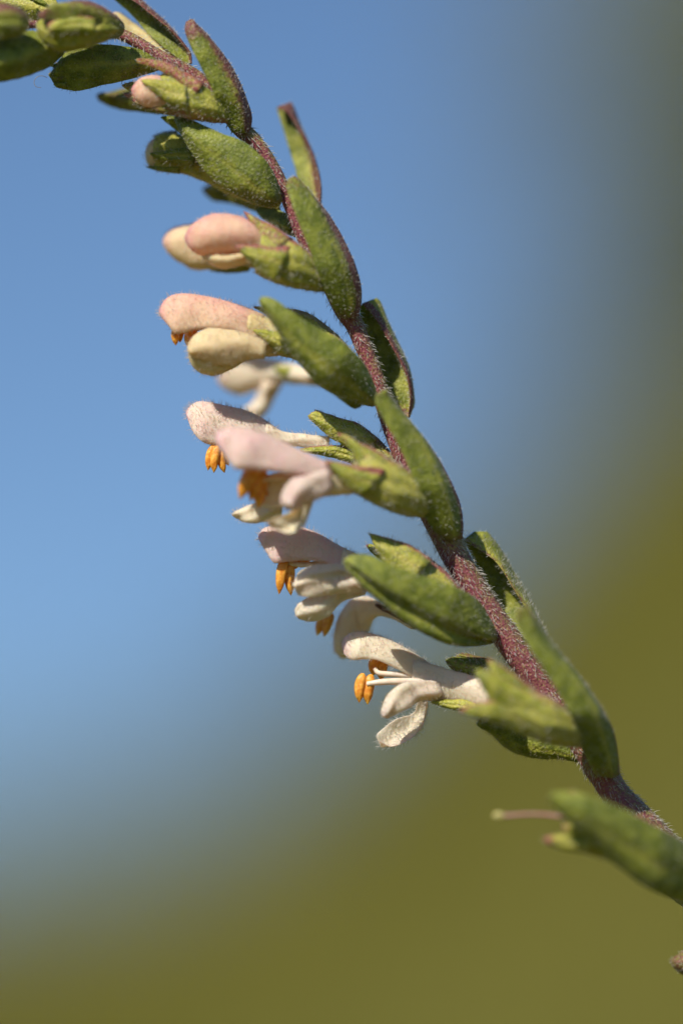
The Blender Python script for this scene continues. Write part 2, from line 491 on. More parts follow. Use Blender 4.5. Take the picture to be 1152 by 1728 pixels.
xs = np.unique(np.concatenate([np.linspace(-14, 14, 90), np.sign(np.linspace(-1, 1, 60)) * np.abs(np.linspace(-1, 1, 60)) ** 3 * 1500]))
ys = np.unique(np.concatenate([np.linspace(-3, 48, 130), np.sign(np.linspace(-1, 1, 60)) * np.abs(np.linspace(-1, 1, 60)) ** 3 * 1500]))
X, Y = np.meshgrid(xs, ys)
Z = terrain(X, Y)
Vg = np.stack([X.ravel(), Y.ravel(), Z.ravel()], 1); nx = len(xs)
Fg = [(j * nx + i, j * nx + i + 1, (j + 1) * nx + i + 1, (j + 1) * nx + i) for j in range(len(ys) - 1) for i in range(nx - 1)]
g = link_mesh('ground', Vg, Fg, M_GROUND, None); tag(g, kind='structure')

def blades(name, px, py, hmin, hmax, wid, mat):
    k = len(px); pz = terrain(px, py)
    base = np.stack([px, py, pz - 0.01], 1)
    ang = rng.uniform(0, 2 * np.pi, k); H = rng.uniform(hmin, hmax, k)
    sx = np.stack([np.cos(ang), np.sin(ang), np.zeros(k)], 1) * (wid * rng.uniform(0.6, 1.3, k))[:, None]
    la = rng.uniform(0, 2 * np.pi, k); ln = rng.uniform(0.1, 0.5, k)
    lean = np.stack([np.cos(la) * ln, np.sin(la) * ln, np.ones(k)], 1)
    mid = base + lean * (H * 0.55)[:, None] * np.array([0.5, 0.5, 1.0]); tip = base + lean * H[:, None] * np.array([1.3, 1.3, 0.95])
    V = np.stack([base - sx, base + sx, mid + sx * 0.8, mid - sx * 0.8, tip], 1).reshape(-1, 3)
    f = []
    o = np.arange(k) * 5
    F = [(a, a + 1, a + 2, a + 3) for a in o] + [(a + 3, a + 2, a + 4) for a in o]
    me = bpy.data.meshes.new(name); me.from_pydata(V.tolist(), [], F); me.update()
    me.materials.append(mat)
    ob = bpy.data.objects.new(name, me); COL.objects.link(ob); return ob

nb = 26000
gx = rng.uniform(-6, 7, nb); gy = 2.4 + 13.6 * rng.random(nb) ** 0.8
gr = blades('meadow_grass', gx, gy, 0.10, 0.34, 0.006, M_GRASS)
tag(gr, 'dry olive-green meadow grass covering the blurred bank behind the flower stem', 'grass', 'stuff')
nb = 7000
gx = rng.uniform(-5, 6, nb); gy = rng.uniform(9.5, 15.5, nb)
gr3 = blades('tall_grass', gx, gy, 0.25, 0.75, 0.006, M_GRASS)
tag(gr3, 'sparse tall dry grass standing along the crest of the blurred bank', 'grass', 'stuff')
nb = 2500
gx = rng.uniform(-0.5, 0.6, nb); gy = rng.uniform(0.12, 2.4, nb)
gr2 = blades('meadow_turf', gx, gy, 0.03, 0.10, 0.002, M_GRASS)
tag(gr2, 'short turf round the foot of the wildflower stem', 'grass', 'stuff')

def woody(kind, x, y, height, spread, nleaf, fork_at, lo, hi, girth, label):
    z = float(terrain(np.array([x]), np.array([y]))[0])
    r = bpy.data.objects.new(kind, None); COL.objects.link(r)
    tag(r, label, kind.split('_')[-1])
    global ROOT
    r.location = (x, y, z)
    ROOT = np.array((x, y, z)); base = ROOT.copy()
    bm_pts = []
    tv = []; tf = []
    def limb(p0, p1, r0, r1, k=8):
        o = len(tv); dv = p1 - p0; dv = dv / np.linalg.norm(dv)
        ex = np.cross(dv, (0.3, 0.9, 0.1)); ex /= np.linalg.norm(ex); ey = np.cross(dv, ex)
        for i in range(5):
            t = i / 4; c = p0 + (p1 - p0) * t + ex * 0.06 * math.sin(t * 5) * r0 * 8 * t * (1 - t)
            for j in range(k):
                a = 2 * math.pi * j / k; rr = r0 + (r1 - r0) * t
                tv.append(c + (ex * math.cos(a) + ey * math.sin(a)) * rr)
        for f in ring_faces(5, k, o): tf.append(f)
    fork = base + np.array((0.05, 0.0, height * fork_at))
    limb(base - np.array((0, 0, 0.1)), fork, 0.11 * girth, 0.085 * girth)
    tips = []
    for i in range(9):
        a = 2 * math.pi * i / 9 + rng.uniform(-0.3, 0.3)
        e = fork + np.array((math.cos(a) * spread * rng.uniform(0.35, 0.75), math.sin(a) * spread * rng.uniform(0.35, 0.75), height * rng.uniform(lo, hi)))
        limb(fork, e, 0.05 * girth, 0.015 * girth); tips.append(e)
        for q in range(3):
            e2 = e + rng.normal(0, 0.28, 3) * spread * 0.6; limb(e - (e - fork) * 0.3 * q / 2, e2, 0.018 * girth, 0.006 * girth, 5); tips.append(e2)
    link_mesh('trunk', np.array(tv), tf, M_BARK, r)
    # leaves in clumps round the twig ends
    tips = np.array(tips)
    k = nleaf; c = tips[rng.integers(0, len(tips), k)] + rng.normal(0, 0.17, (k, 3)) * spread * 0.7
    nrm = TO_SUN * 1.1 + rng.normal(0, 0.45, (k, 3))          # leaves turn their faces to the light
    dirs = np.cross(nrm, rng.normal(0, 1, (k, 3))); dirs /= np.linalg.norm(dirs, axis=1)[:, None]
    sd = np.cross(dirs, nrm); sd /= np.linalg.norm(sd, axis=1)[:, None]
    L = rng.uniform(0.035, 0.07, k)[:, None]
    V = np.stack([c, c + dirs * L * 0.5 + sd * L * 0.3, c + dirs * L, c + dirs * L * 0.5 - sd * L * 0.3], 1).reshape(-1, 3) - ROOT
    me = bpy.data.meshes.new('crown'); me.from_pydata(V.tolist(), [], [(i * 4, i * 4 + 1, i * 4 + 2, i * 4 + 3) for i in range(k)])
    me.update(); me.materials.append(M_TREE)
    o = bpy.data.objects.new('crown', me); COL.objects.link(o); o.parent = r
    ROOT = np.zeros(3)
    return r

woody('low_shrub', 1.30, 11.0, 0.95, 1.15, 5500, 0.08, 0.05, 0.72, 0.4, 'low rounded shrub without a clear trunk, heavily blurred, on the grassy bank')
woody('field_tree', 1.36, 8.0, 3.7, 1.35, 7800, 0.20, 0.03, 0.6, 1.0, 'small leafy tree with clear trunk, heavily blurred, standing on the grassy bank')

# ---------------------------------------------------------------- the flowering stem
plant = bpy.data.objects.new('flowering_stem', None); COL.objects.link(plant)
tag(plant, 'arching hairy purple wildflower stem with green bracts, pink hooded flowers and orange anthers', 'wildflower')
foot = P(1330, 1800, 2) + np.array((0.030, 0.010, 0)); foot[2] = 0.0
plant.location = foot
ROOT = foot.copy()

stem_px = [(-150, 96, 4, 10), (-90, 70, 3, 14), (-20, 48, 2, 17), (56, 39, 1, 18), (130, 44, 0.6, 19), (205, 58, 0.3, 20), (270, 95, 0, 21), (328, 127, 0, 23), (366, 165, 0, 25),
           (405, 215, 0, 30), (432, 240, 0, 24), (457, 277, 0, 23), (478, 318, 0, 23), (494, 356, 0, 24), (514, 402, 0, 26), (548, 462, 0, 28),
           (580, 520, 0, 36), (598, 548, 0, 32), (613, 585, 0, 29), (632, 632, 0, 28), (650, 690, 0, 30), (668, 742, 0, 31), (700, 815, 0, 36),
           (750, 900, 0, 50), (768, 939, 0, 46), (790, 977, 0, 45), (825, 1033, 0, 45), (863, 1088, 0, 48), (900, 1137, 0, 48), (950, 1200, 0, 48),
           (1008, 1290, 0, 54), (1021, 1312, 0, 50), (1038, 1340, 0, 48), (1066, 1370, 0, 50), (1106, 1414, 0, 54), (1150, 1466, 0, 56),
           (1190, 1530, 0.3, 58), (1240, 1620, 0.6, 58), (1290, 1730, 1, 60)]
stem_pts = [(*P(x, y, d), w * 0.5 / PXMM * MM) for x, y, d, w in stem_px]
last = np.array(stem_pts[-1][:3])
for t in (0.2, 0.42, 0.65, 0.85, 1.0):
    q = last + (foot - last) * np.array((math.sin(t * math.pi / 2), t, t)); q[2] = last[2] + (foot[2] - 0.004 - last[2]) * t
    stem_pts.append((*q, (1.0 + 0.25 * t) * MM))
NS = len(stem_pts) - 1
def stem_purple(u, t):
    k = u * NS
    nodes = min(abs(k - i) for i in (9, 16, 23, 30))
    side = 0.5 - 0.5 * math.cos(t)            # 0 on one flank, 1 on the other
    return 0.34 + 0.5 * side - 0.4 * math.exp(-(nodes / 0.8) ** 2)
def stem_pale(u, t):
    k = u * NS
    nodes = min(abs(k - i) for i in (16.3, 23.3, 30.5))
    return 0.35 * math.exp(-(nodes / 0.8) ** 2)
stem = tube('stem', stem_pts, M_STEM, plant, m=18, per=5, attrs={'purple': stem_purple, 'pale': stem_pale})
DOWN = RT * 0.5 - UP * 0.85
inview = lambda p: p[:, 2] > CAM[2] - 0.02
hairs([stem], 16, (0.2, 0.45), stem, radius=0.014, lean=DOWN * 0.75, spread=0.35, curl=0.9, region=inview)

LEFT = -RT * 0.8 + UP * 0.3
def bract(st, d, hair=14, tawny=False, hl=(0.08, 0.22), lean=None, **kw):
    kw.setdefault('th', 0.24); kw.setdefault('bulge', 0.35); kw.setdefault('crease', 0.07); kw.setdefault('cw', 0.07)
    bl = kw['bulge']; kw['bulge'] = 0.4 * bl; kw.setdefault('fold', 0.85 * bl)
    kw['purple'] = {'pt': 0.15, **(kw.get('purple') or {})}
    o = sheet('bract', st, d, kw.pop('mat', M_LEAF), plant, **kw)
    if hair: hairs([o], hair, hl, o, mat=M_HAIR_D if tawny else M_HAIR, radius=0.011, lean=LEFT * 0.4 if lean is None else lean, curl=0.7)
    return o

def calyx(st, d, depth, teeth, hair=12, purple=None, pale=None, hl=(0.12, 0.32), mat=None, **kw):
    mat = mat or M_CALYX
    o = sheet('calyx', st, d, mat, plant, th=depth, solid=True, ribs=0.05, purple=purple or {}, pale=pale or {'p0': 0.25}, **kw)
    parts = [o]
    for tt in teeth:
        tt = dict(tt); s = tt.pop('st'); dd = tt.pop('d')
        tt.setdefault('th', 0.2); tt.setdefault('bulge', 0.28); tt.setdefault('crease', 0.06)
        tt.setdefault('purple', {'pt': 0.35, 'pa': 0.5})
        parts.append(sheet('calyx_tooth', s, dd, tt.pop('mat', mat), o, **tt))
    if hair: hairs(parts, hair, hl, o, radius=0.011, lean=LEFT * 0.5, curl=0.6)
    return o

def anther(parent, pts, w, d):
    """one pollen sac: plump spindle ending in a short point; pts top -> tip in pixels"""
    (x0, y0), (x1, y1) = pts; w = w * rng.uniform(0.98, 1.12)
    ax = np.array((x1 - x0, y1 - y0), float); L = np.hypot(*ax); ax /= L; nn = np.array((-ax[1], ax[0]))
    prof = [(0, .25), (.1, .7), (.3, 1), (.55, .98), (.78, .72), (.9, .38), (1, .05)]
    bend = w * 0.12
    st = []
    for t, r in prof:
        c = np.array((x0, y0)) + ax * L * t + nn * bend * math.sin(t * 3.14)
        a = c + nn * w * 0.5 * r; b = c - nn * w * 0.5 * r
        st.append((a[0], a[1], b[0], b[1]))
    return sheet('anther', st, [(d, d), (d, d)], M_ANTHER, parent, th=w / PXMM * 0.9, solid=True, m=14, wob=0.0, ripple=0.02,
                 bulge=0, crease=0.05 * w / 16, w0=rng.uniform(0.35, 0.65), cw=0.12)

# ---- uppermost cluster (left end of the arch)
bract([(105, 95, 90, 68), (85, 112, 60, 52), (62, 123, 35, 55), (31, 133, 5, 65), (0, 139, -25, 75), (-50, 140, -55, 95), (-80, 130, -80, 120)],
      [(-0.8, -1.2), (-2.6, -3.2), (-3.4, -3.4)], bulge=0.9, hair=10)
bract([(100, 10, 70, 38), (85, -12, 50, 42), (50, -18, 20, 32), (0, -22, -10, 24), (-40, -10, -45, 10)], [(0.5, 1), (1.2, 1.2), (2, 2)], bulge=0.6,
      mat=M_CALYX, pale={'p0': 0.2}, hair=16)
bract([(38, -14, 46, -18), (52, 1, 60, -7), (70, 10, 76, 2), (86, 14, 85, 10)], [(-0.6, -0.6), (-0.6, -0.6)], th=0.25, bulge=0.1, hair=10)
bract([(285, 112, 275, 98), (250, 125, 245, 85), (210, 136, 210, 78), (170, 145, 170, 74), (135, 153, 140, 76), (108, 151, 116, 84), (92, 142, 104, 96), (84, 127, 96, 108)],
      [(0.2, 0.2), (-0.3, -0.4), (-0.2, -0.4)], bulge=0.35, hair=26, tawny=True, hl=(0.12, 0.3), purple={'pt': 0.2})
for s in ([(104, 140, 110, 118), (92, 138, 96, 122), (82, 127, 84, 123)], [(112, 120, 116, 104), (98, 116, 100, 106), (84, 112, 86, 109)],
          [(112, 150, 112, 136), (98, 149, 100, 138), (91, 143, 92, 140)]):
    bract(s, [(-0.4, -0.4), (-0.4, -0.4)], th=0.3, bulge=0.2, hair=30, tawny=True, hl=(0.12, 0.3), purple={'pt': 0.4})
bract([(290, 195, 290, 160), (250, 191, 250, 150), (215, 187, 215, 150), (190, 181, 190, 155), (175, 175, 180, 160), (167, 171, 168, 168)],
      [(2, 2), (4.2, 4.6), (4.6, 5)], bulge=0.5, purple={'p0': 0.3}, hair=0)
c = calyx([(198, 42, 199, 62), (185, 24, 186, 66), (160, 12, 160, 76), (130, 14, 130, 84), (100, 22, 102, 87), (75, 30, 76, 74), (63, 38, 64, 56)],
      [(-1.4, -1.4), (-2.6, -2.6), (-2.8, -2.8)], 2.1, [dict(st=[(160, 30, 160, 62), (125, 26, 130, 56), (95, 32, 100, 60), (80, 42, 84, 58)], d=[(-3.7, -3.8), (-3.9, -3.9)])],
      hair=10, pale={'p0': 0.1, 'pt': 0.2})
bract([(203, 46, 200, 64), (192, 24, 188, 66), (165, 6, 158, 58), (134, 1, 122, 40), (102, 7, 96, 32), (78, 20, 77, 33), (65, 27, 67, 31)],
      [(-1.0, -1.0), (-3.0, -4.0), (-3.5, -3.9)], bulge=0.5, purple={'pa': 1.1, 'p0': 0.2, 'pt': 0.6, 'w': 0.3}, hair=12)
calyx([(44, 36, 44, 48), (38, 22, 39, 57), (24, 11, 24, 63), (5, 6, 5, 66), (-20, 5, -20, 66), (-45, 12, -45, 58), (-62, 28, -62, 44)],
      [(-3.5, -3.5), (-4.6, -4.6), (-4.6, -4.6)], 1.9, [], hair=10, mat=M_LEAF, purple={'pa': 0.9, 'w': 0.3}, pale={'p0': 0.1})
calyx([(-85, 60, -84, 85), (-105, 55, -104, 96), (-130, 62, -128, 106), (-155, 80, -152, 112), (-170, 96, -168, 108)],
      [(1, 1), (2, 2)], 1.5, [], hair=8, mat=M_LEAF, purple={'pa': 0.7, 'w': 0.3}, pale={'p0': 0.1})
bract([(312, 106, 324, 106), (296, 94, 320, 90), (274, 76, 307, 72), (252, 57, 288, 48), (233, 38, 262, 27), (213, 16, 238, 9), (190, -5, 212, -8), (165, -25, 180, -26)],
      [(0.3, 0.3), (2.2, 0.8), (2.4, 1.4)], bulge=-0.55, th=0.34, purple={'pb': 1.2, 'w': 0.45}, hair=16)
o = sheet('bud', [(302, 98, 300, 107), (280, 82, 280, 99), (252, 58, 255, 84), (226, 38, 228, 69), (205, 23, 210, 60), (195, 20, 200, 50), (191, 28, 194, 40)],
      [(1.2, 1.2), (2.6, 2.6), (2.8, 2.8)], M_BUD, plant, th=1.1, solid=True, purple={'pt': 0.8}, pale={'p0': 0.55, 'pt': -0.5})
hairs([o], 16, (0.1, 0.25), o, mat=M_HAIR_P, lean=LEFT * 0.4)

# ---- bract and bud with purple-edged pointed bract
bract([(392, 224, 420, 224), (376, 197, 425, 199), (366, 174, 419, 172), (357, 150, 406, 140), (346, 127, 388, 108), (335, 103, 367, 81), (323, 78, 347, 56), (313, 53, 327, 39), (315, 36, 318, 34)],
      [(-0.4, -0.2), (-1.8, -0.6), (-2.0, -0.8), (-1.4, -0.8)], th=0.3, bulge=0.4, purple={'pb': 1.4, 'pt': 0.9, 'w': 0.38, 'p0': 0.08}, hair=24, hl=(0.06, 0.2))
calyx([(378, 178, 384, 208), (360, 156, 366, 207), (335, 140, 340, 204), (305, 128, 308, 198), (282, 125, 283, 190), (262, 130, 262, 184)],
      [(-0.8, -0.8), (-1.4, -1.4), (-1.0, -1.0)], 1.6,
      [dict(st=[(345, 142, 330, 165), (318, 125, 308, 148), (290, 112, 286, 128), (262, 105, 260, 115), (240, 103, 241, 108), (230, 104, 231, 105)], d=[(-1.6, -2.0), (-1.0, -1.3)], purple={'p0': 0.45, 'pa': 0.5}),
       dict(st=[(315, 145, 315, 186), (290, 137, 290, 178), (268, 134, 268, 163), (250, 133, 250, 149), (238, 135, 239, 138)], d=[(-2.0, -2.1), (-2.0, -2.0)], purple={'pt': 0.3}, pale={'p0': 0.3}),
       dict(st=[(300, 178, 300, 196), (270, 172, 268, 190), (242, 164, 242, 183), (224, 157, 226, 172), (209, 158, 210, 161)], d=[(-1.4, -1.2), (-0.9, -0.9)], purple={'p0': 0.35, 'pt': 0.5}),
       dict(st=[(250, 140, 250, 165), (228, 138, 228, 158), (213, 140, 214, 151), (206, 143, 207, 146)], d=[(0.5, 0.5), (0.6, 0.6)], purple={'p0': 0.3, 'pt': 0.6})],
      hair=20, purple={'pb': 0.45, 'w': 0.25}, pale={'p0': 0.2})
o = sheet('bud', [(300, 135, 300, 182), (275, 128, 275, 184), (255, 127, 255, 184), (238, 131, 238, 178), (227, 141, 229, 169), (222, 150, 224, 160)],
      [(-1.2, -1.2), (-1.4, -1.4)], M_BUD, plant, th=1.5, solid=True, purple={'p0': 0.3, 'pt': 0.6, 'pa': 0.25})
hairs([o], 22, (0.1, 0.28), o, mat=M_HAIR_P, lean=LEFT * 0.5)

# ---- broad green bract with bud behind
bract([(325, 240, 330, 228), (300, 222, 312, 204), (283, 209, 298, 195), (271, 199, 274, 196)], [(1.4, 1.4), (1.6, 1.6)], th=0.3, bulge=0.2, hair=10)
bract([(478, 372, 478, 330), (430, 357, 430, 315), (390, 344, 390, 300), (362, 340, 366, 308), (348, 331, 352, 322)],
      [(2, 2), (5.5, 6), (6.5, 7)], bulge=0.5, purple={'p0': 0.25}, pale={'p0': 0.1}, hair=0)
bract([(502, 402, 494, 366), (468, 388, 465, 352), (437, 362, 440, 351)], [(0.6, 0.6), (3, 3)], bulge=0.4, hair=0)
calyx([(455, 330, 458, 352), (420, 300, 420, 342), (385, 268, 380, 326), (345, 240, 345, 306), (310, 228, 308, 293), (280, 224, 280, 290), (265, 228, 264, 288)],
      [(0.8, 0.8), (2.0, 2.0), (2.3, 2.3)], 1.7,
      [dict(st=[(330, 247, 328, 284), (303, 250, 300, 277), (275, 255, 275, 272), (260, 257, 261, 266), (253, 258, 254, 261)], d=[(1.1, 1.1), (1.3, 1.3)], purple={}, mat=M_LEAF, pale={'p0': 0.1}),
       dict(st=[(305, 278, 304, 294), (280, 280, 280, 291), (258, 280, 260, 287), (247, 281, 248, 283)], d=[(1.8, 1.8), (2.0, 2.0)], purple={}, mat=M_LEAF),
       dict(st=[(300, 220, 300, 235), (278, 222, 279, 232), (258, 229, 259, 232)], d=[(2.9, 2.9), (2.9, 2.9)], purple={'p0': 0.4}, mat=M_LEAF)],
      hair=14, pale={'p0': 0.3, 'pbase': 0.3}, purple={'p0': 0.08})
o = sheet('bud', [(295, 232, 295, 284), (270, 230, 270, 285), (256, 236, 255, 282), (248, 247, 248, 274), (245, 257, 246, 265)],
      [(2.2, 2.2), (2.2, 2.2)], M_BUD, plant, th=1.4, solid=True, purple={'pa': 0.3}, pale={'p0': 0.2})
hairs([o], 18, (0.1, 0.26), o, mat=M_HAIR_P, lean=LEFT * 0.5)
bract([(466, 350, 476, 336), (444, 347, 471, 314), (412, 335, 460, 288), (380, 317, 441, 263), (350, 293, 414, 240), (326, 262, 386, 229), (310, 234, 356, 217), (299, 211, 326, 203), (295, 198, 300, 193)],
      [(-0.3, -0.3), (-1.0, -1.6), (-0.7, -1.4), (-0.2, -0.5)], bulge=0.5, crease=0.10, w0=0.45, purple={'pt': 0.0, 'pa': 0.05}, pale={'pbase': 0.35}, hair=30, hl=(0.05, 0.15))
# slim bract beyond the stem
bract([(512, 405, 535, 400), (506, 350, 541, 337), (502, 310, 540, 308), (498, 280, 531, 275), (489, 250, 518, 240), (480, 222, 503, 215), (472, 196, 487, 191), (468, 181, 471, 179)],
      [(1.5, 1), (4.2, 3), (4.6, 3.6)], bulge=-0.5, th=0.34, mat=M_LEAF, purple={'pb': 1.25, 'w': 0.42, 'pt': 0.4}, pale={'p0': 0.14}, hair=10)

# ---- pink bud level
o = sheet('bud', [(480, 412, 480, 458), (420, 396, 420, 452), (360, 380, 362, 455), (325, 378, 330, 456), (300, 382, 308, 446), (283, 391, 288, 432), (275, 404, 277, 416)],
      [(2.6, 2.6), (4.2, 4.2), (4.3, 4.3)], M_BUD, plant, th=2.0, solid=True, purple={'pt': 0.55, 'pa': 0.25}, pale={'pb': 0.5, 'w': 0.25})
hairs([o], 10, (0.1, 0.25), o, mat=M_HAIR_P, lean=LEFT * 0.5)
calyx([(420, 395, 420, 458), (380, 410, 382, 461), (352, 440, 356, 458)], [(3.4, 3.4), (4.0, 4.0)], 1.6, [], hair=0, mat=M_LEAF)
o = sheet('bud', [(455, 392, 452, 428), (425, 374, 425, 428), (395, 362, 396, 426), (363, 360, 366, 431), (338, 369, 343, 432), (321, 383, 325, 424), (312, 398, 314, 410)],
      [(-1.8, -1.8), (-2.2, -2.2), (-2.0, -2.0)], M_BUD, plant, th=2.3, solid=True, purple={'p0': 0.32, 'pt': 0.55, 'pa': 0.4}, pale={'pbase': 0.6})
lip = sheet('lower_lip', [(440, 422, 432, 442), (412, 424, 408, 447), (390, 424, 390, 453), (370, 425, 370, 453), (350, 425, 352, 443), (340, 428, 342, 435)],
      [(-1.8, -1.8), (-2.0, -2.0)], M_BUD, o, th=2.0, solid=True, purple={'p0': 0.05}, pale={'p0': 0.25})
hairs([o, lip], 24, (0.08, 0.22), o, mat=M_HAIR_P, lean=LEFT * 0.5)
calyx([(540, 445, 552, 492), (522, 430, 530, 491), (500, 410, 505, 487), (478, 396, 478, 481), (455, 388, 451, 471), (440, 388, 432, 461)],
      [(-1.2, -1.2), (-2.0, -2.0), (-2.0, -2.0)], 2.5,
      [dict(st=[(495, 404, 462, 425), (462, 381, 448, 412), (437, 369, 433, 396), (420, 361, 421, 376), (410, 356, 412, 359)], d=[(-2.4, -3.0), (-1.9, -2.0)], purple={'p0': 0.35, 'pa': 0.75, 'pt': 0.3}),
       dict(st=[(490, 415, 465, 474), (458, 413, 440, 460), (432, 413, 425, 446), (410, 413, 411, 432), (396, 415, 398, 419)], d=[(-3.0, -3.0), (-3.3, -3.3)], purple={'p0': 0.12, 'pa': 0.8, 'pt': 0.5}, mat=M_CALYX, bulge=0.35)],
      hair=20, purple={'pa': 0.75, 'w': 0.14}, pale={'p0': 0.3})
bract([(570, 534, 605, 533), (558, 512, 609, 511), (546, 487, 608, 482), (535, 453, 599, 448), (523, 420, 585, 415), (511, 392, 567, 383), (500, 363, 547, 353), (490, 335, 523, 326), (483, 314, 499, 306), (485, 302, 489, 300)],
      [(-0.8, -0.5), (-2.8, -1.2), (-3.0, -1.2), (-2.4, -1.4)], th=0.3, bulge=0.4, purple={'pb': 1.5, 'pt': 0.4, 'w': 0.28, 'pbase': 0.4}, hair=22, hl=(0.06, 0.2))

# ---- first open flower level
# bract beyond the stem, hollow side to us
bract([(670, 702, 689, 705), (658, 672, 692, 672), (645, 640, 688, 640), (632, 610, 677, 609), (622, 582, 662, 582), (614, 557, 645, 554), (609, 534, 628, 529), (607, 515, 611, 512)],
      [(0.8, 0.6), (2.2, 0.4), (2.4, 0.6), (2, 1)], bulge=-0.8, th=0.4, purple={'pb': 1.3, 'w': 0.10, 'pbase': 0.6}, pale={'p0': 0.12}, hair=14)
# rear flower, out of focus
fl = sheet('flower', [(560, 628, 560, 655), (520, 618, 518, 650), (490, 612, 490, 648), (462, 605, 465, 648), (430, 598, 432, 660), (402, 598, 404, 667), (380, 612, 384, 660), (367, 636, 370, 648)],
      [(5, 5), (8.5, 8.5), (9, 9)], M_PETAL, plant, th=2.0, solid=True, purple={'pt': 0.45}, pale={'pbase': 0.3})
sheet('lower_lip_lobe', [(440, 640, 478, 648), (434, 663, 464, 671), (424, 680, 455, 690), (412, 688, 444, 704), (412, 700, 430, 708)], [(8, 8), (8.5, 8.5)], M_PETAL, fl, th=0.13, ripple=0.13, bulge=0.5, purple={'p0': 0.1})
calyx([(600, 660, 600, 690), (560, 630, 560, 662), (528, 620, 526, 645), (492, 617, 492, 643), (463, 619, 465, 626)], [(2, 2), (6.5, 6.5), (7, 7)], 1.2, [], hair=0, mat=M_LEAF)
calyx([(622, 634, 612, 676), (585, 583, 572, 650), (556, 554, 535, 625), (525, 532, 503, 608), (498, 523, 475, 600), (472, 530, 455, 598)],
      [(-0.2, -0.2), (0.2, 0.2), (-0.4, -0.4)], 2.3,
      [dict(st=[(500, 562, 486, 600), (470, 560, 462, 590), (445, 556, 444, 572), (427, 556, 428, 560)], d=[(-1.6, -1.6), (-1.8, -1.8)], purple={}, pale={'p0': 0.15}),
       dict(st=[(500, 522, 490, 545), (465, 520, 462, 540), (440, 517, 440, 526), (428, 517, 429, 520)], d=[(0.6, 0.6), (0.8, 0.8)], purple={'pt': 0.9, 'pa': 0.4})],
      hair=22, hl=(0.15, 0.4), purple={'pa': 0.3}, pale={'p0': 0.5})
fl = sheet('flower', [(500, 560, 486, 598), (470, 545, 455, 602), (445, 532, 430, 600), (418, 520, 410, 592)], [(-0.5, -0.5), (-0.8, -0.8)], M_BUD, plant, th=1.7, solid=True, purple={}, pale={'p0': 0.5})
hd = hood('upper_lip', [(446, 531, 432, 582), (415, 518, 410, 562), (380, 507, 377, 554), (346, 499, 344, 552), (315, 495, 314, 558), (293, 497, 296, 559), (279, 505, 284, 546), (270, 519, 273, 535), (268.5, 526, 270, 531)],
      [(-0.8,), (-0.9,), (-0.8,)], [0.8, 0.95, 1.0, 1.05, 0.9, 0.35], M_BUD, fl, phi=94, purple={'p0': 0.2, 'pt': 1.0, 'pa': 0.35, 'w': 0.6}, pale={'pbase': 0.4})
l1 = sheet('lower_lip_lobe', [(450, 575, 445, 606), (418, 562, 416, 608), (388, 556, 388, 616), (357, 553, 360, 616), (335, 560, 338, 610), (323, 571, 325, 603), (317, 582, 320, 594)],
      [(-1.6, -1.4), (-2.0, -1.9), (-1.8, -1.6)], M_BUD, fl, th=0.16, ripple=0.1, bulge=0.6, purple={'p0': 0.06}, pale={'p0': 0.15, 'pb': 0.2})
l2 = sheet('lower_lip_lobe', [(450, 588, 446, 605), (416, 590, 416, 609), (388, 594, 388, 625), (363, 596, 363, 634), (342, 594, 342, 631), (326, 592, 326, 620), (318, 596, 319, 606)],
      [(-1.0, -1.0), (-1.2, -1.2)], M_BUD, fl, th=1.3, solid=True, pale={'p0': 0.55})
anther(fl, ((298, 550), (297, 583)), 13, -0.9); anther(fl, ((307, 552), (304, 578)), 11, -0.5)
anther(fl, ((322, 556), (316, 584)), 13, -0.9); anther(fl, ((330, 556), (326, 582)), 11, -0.5)
hairs([fl, hd, l1, l2], 30, (0.1, 0.28), fl, mat=M_HAIR_P, lean=LEFT * 0.3)
bract([(626, 685, 637, 668), (600, 677, 630, 645), (566, 663, 613, 612), (535, 645, 586, 583), (508, 617, 551, 561), (487, 590, 519, 543), (469, 560, 493, 526), (452, 534, 473, 511), (440, 515, 453, 502), (437, 505, 440, 501)],
      [(-0.4, -0.3), (-2.8, -3.2), (-3.2, -3.8), (-3.6, -3.8)], bulge=0.55, crease=0.14, w0=0.42, cw=0.12, pale={'pbase': 0.3}, purple={'pbase': 0.3, 'pt': 0.1}, hair=18)

# ---- two flowers together
calyx([(668, 775, 664, 805), (645, 747, 640, 795), (612, 722, 605, 784), (585, 715, 580, 772)], [(0.2, 0.2), (1.0, 1.0)], 1.7,
      [dict(st=[(640, 741, 604, 768), (606, 716, 582, 752), (575, 706, 560, 740), (545, 697, 543, 726), (528, 695, 530, 715), (519, 702, 521, 706)], d=[(0.2, -0.2), (0.2, 0.0)], purple={'pa': 0.45, 'pt': 0.3}, th=0.6, pale={'p0': 0.12}),
       dict(st=[(560, 703, 556, 716), (540, 693, 540, 703), (530, 691, 532, 696)], d=[(1, 1), (1, 1)], mat=M_LEAF, purple={'p0': 0.2}),
       dict(st=[(612, 765, 606, 788), (575, 752, 572, 776), (540, 752, 538, 768), (506, 757, 508, 764)], d=[(0.2, 0.2), (0.5, 0.5)], purple={'pa': 0.6, 'w': 0.12})],
      hair=22, pale={'p0': 0.35}, purple={'pa': 0.4})
fl = sheet('flower', [(556, 737, 554, 757), (530, 734, 530, 756), (505, 731, 503, 754), (478, 728, 472, 754), (450, 712, 445, 756)], [(0.6, 0.6), (0.8, 0.8)], M_PETAL, plant, th=0.8, solid=True, purple={'p0': 0.0})
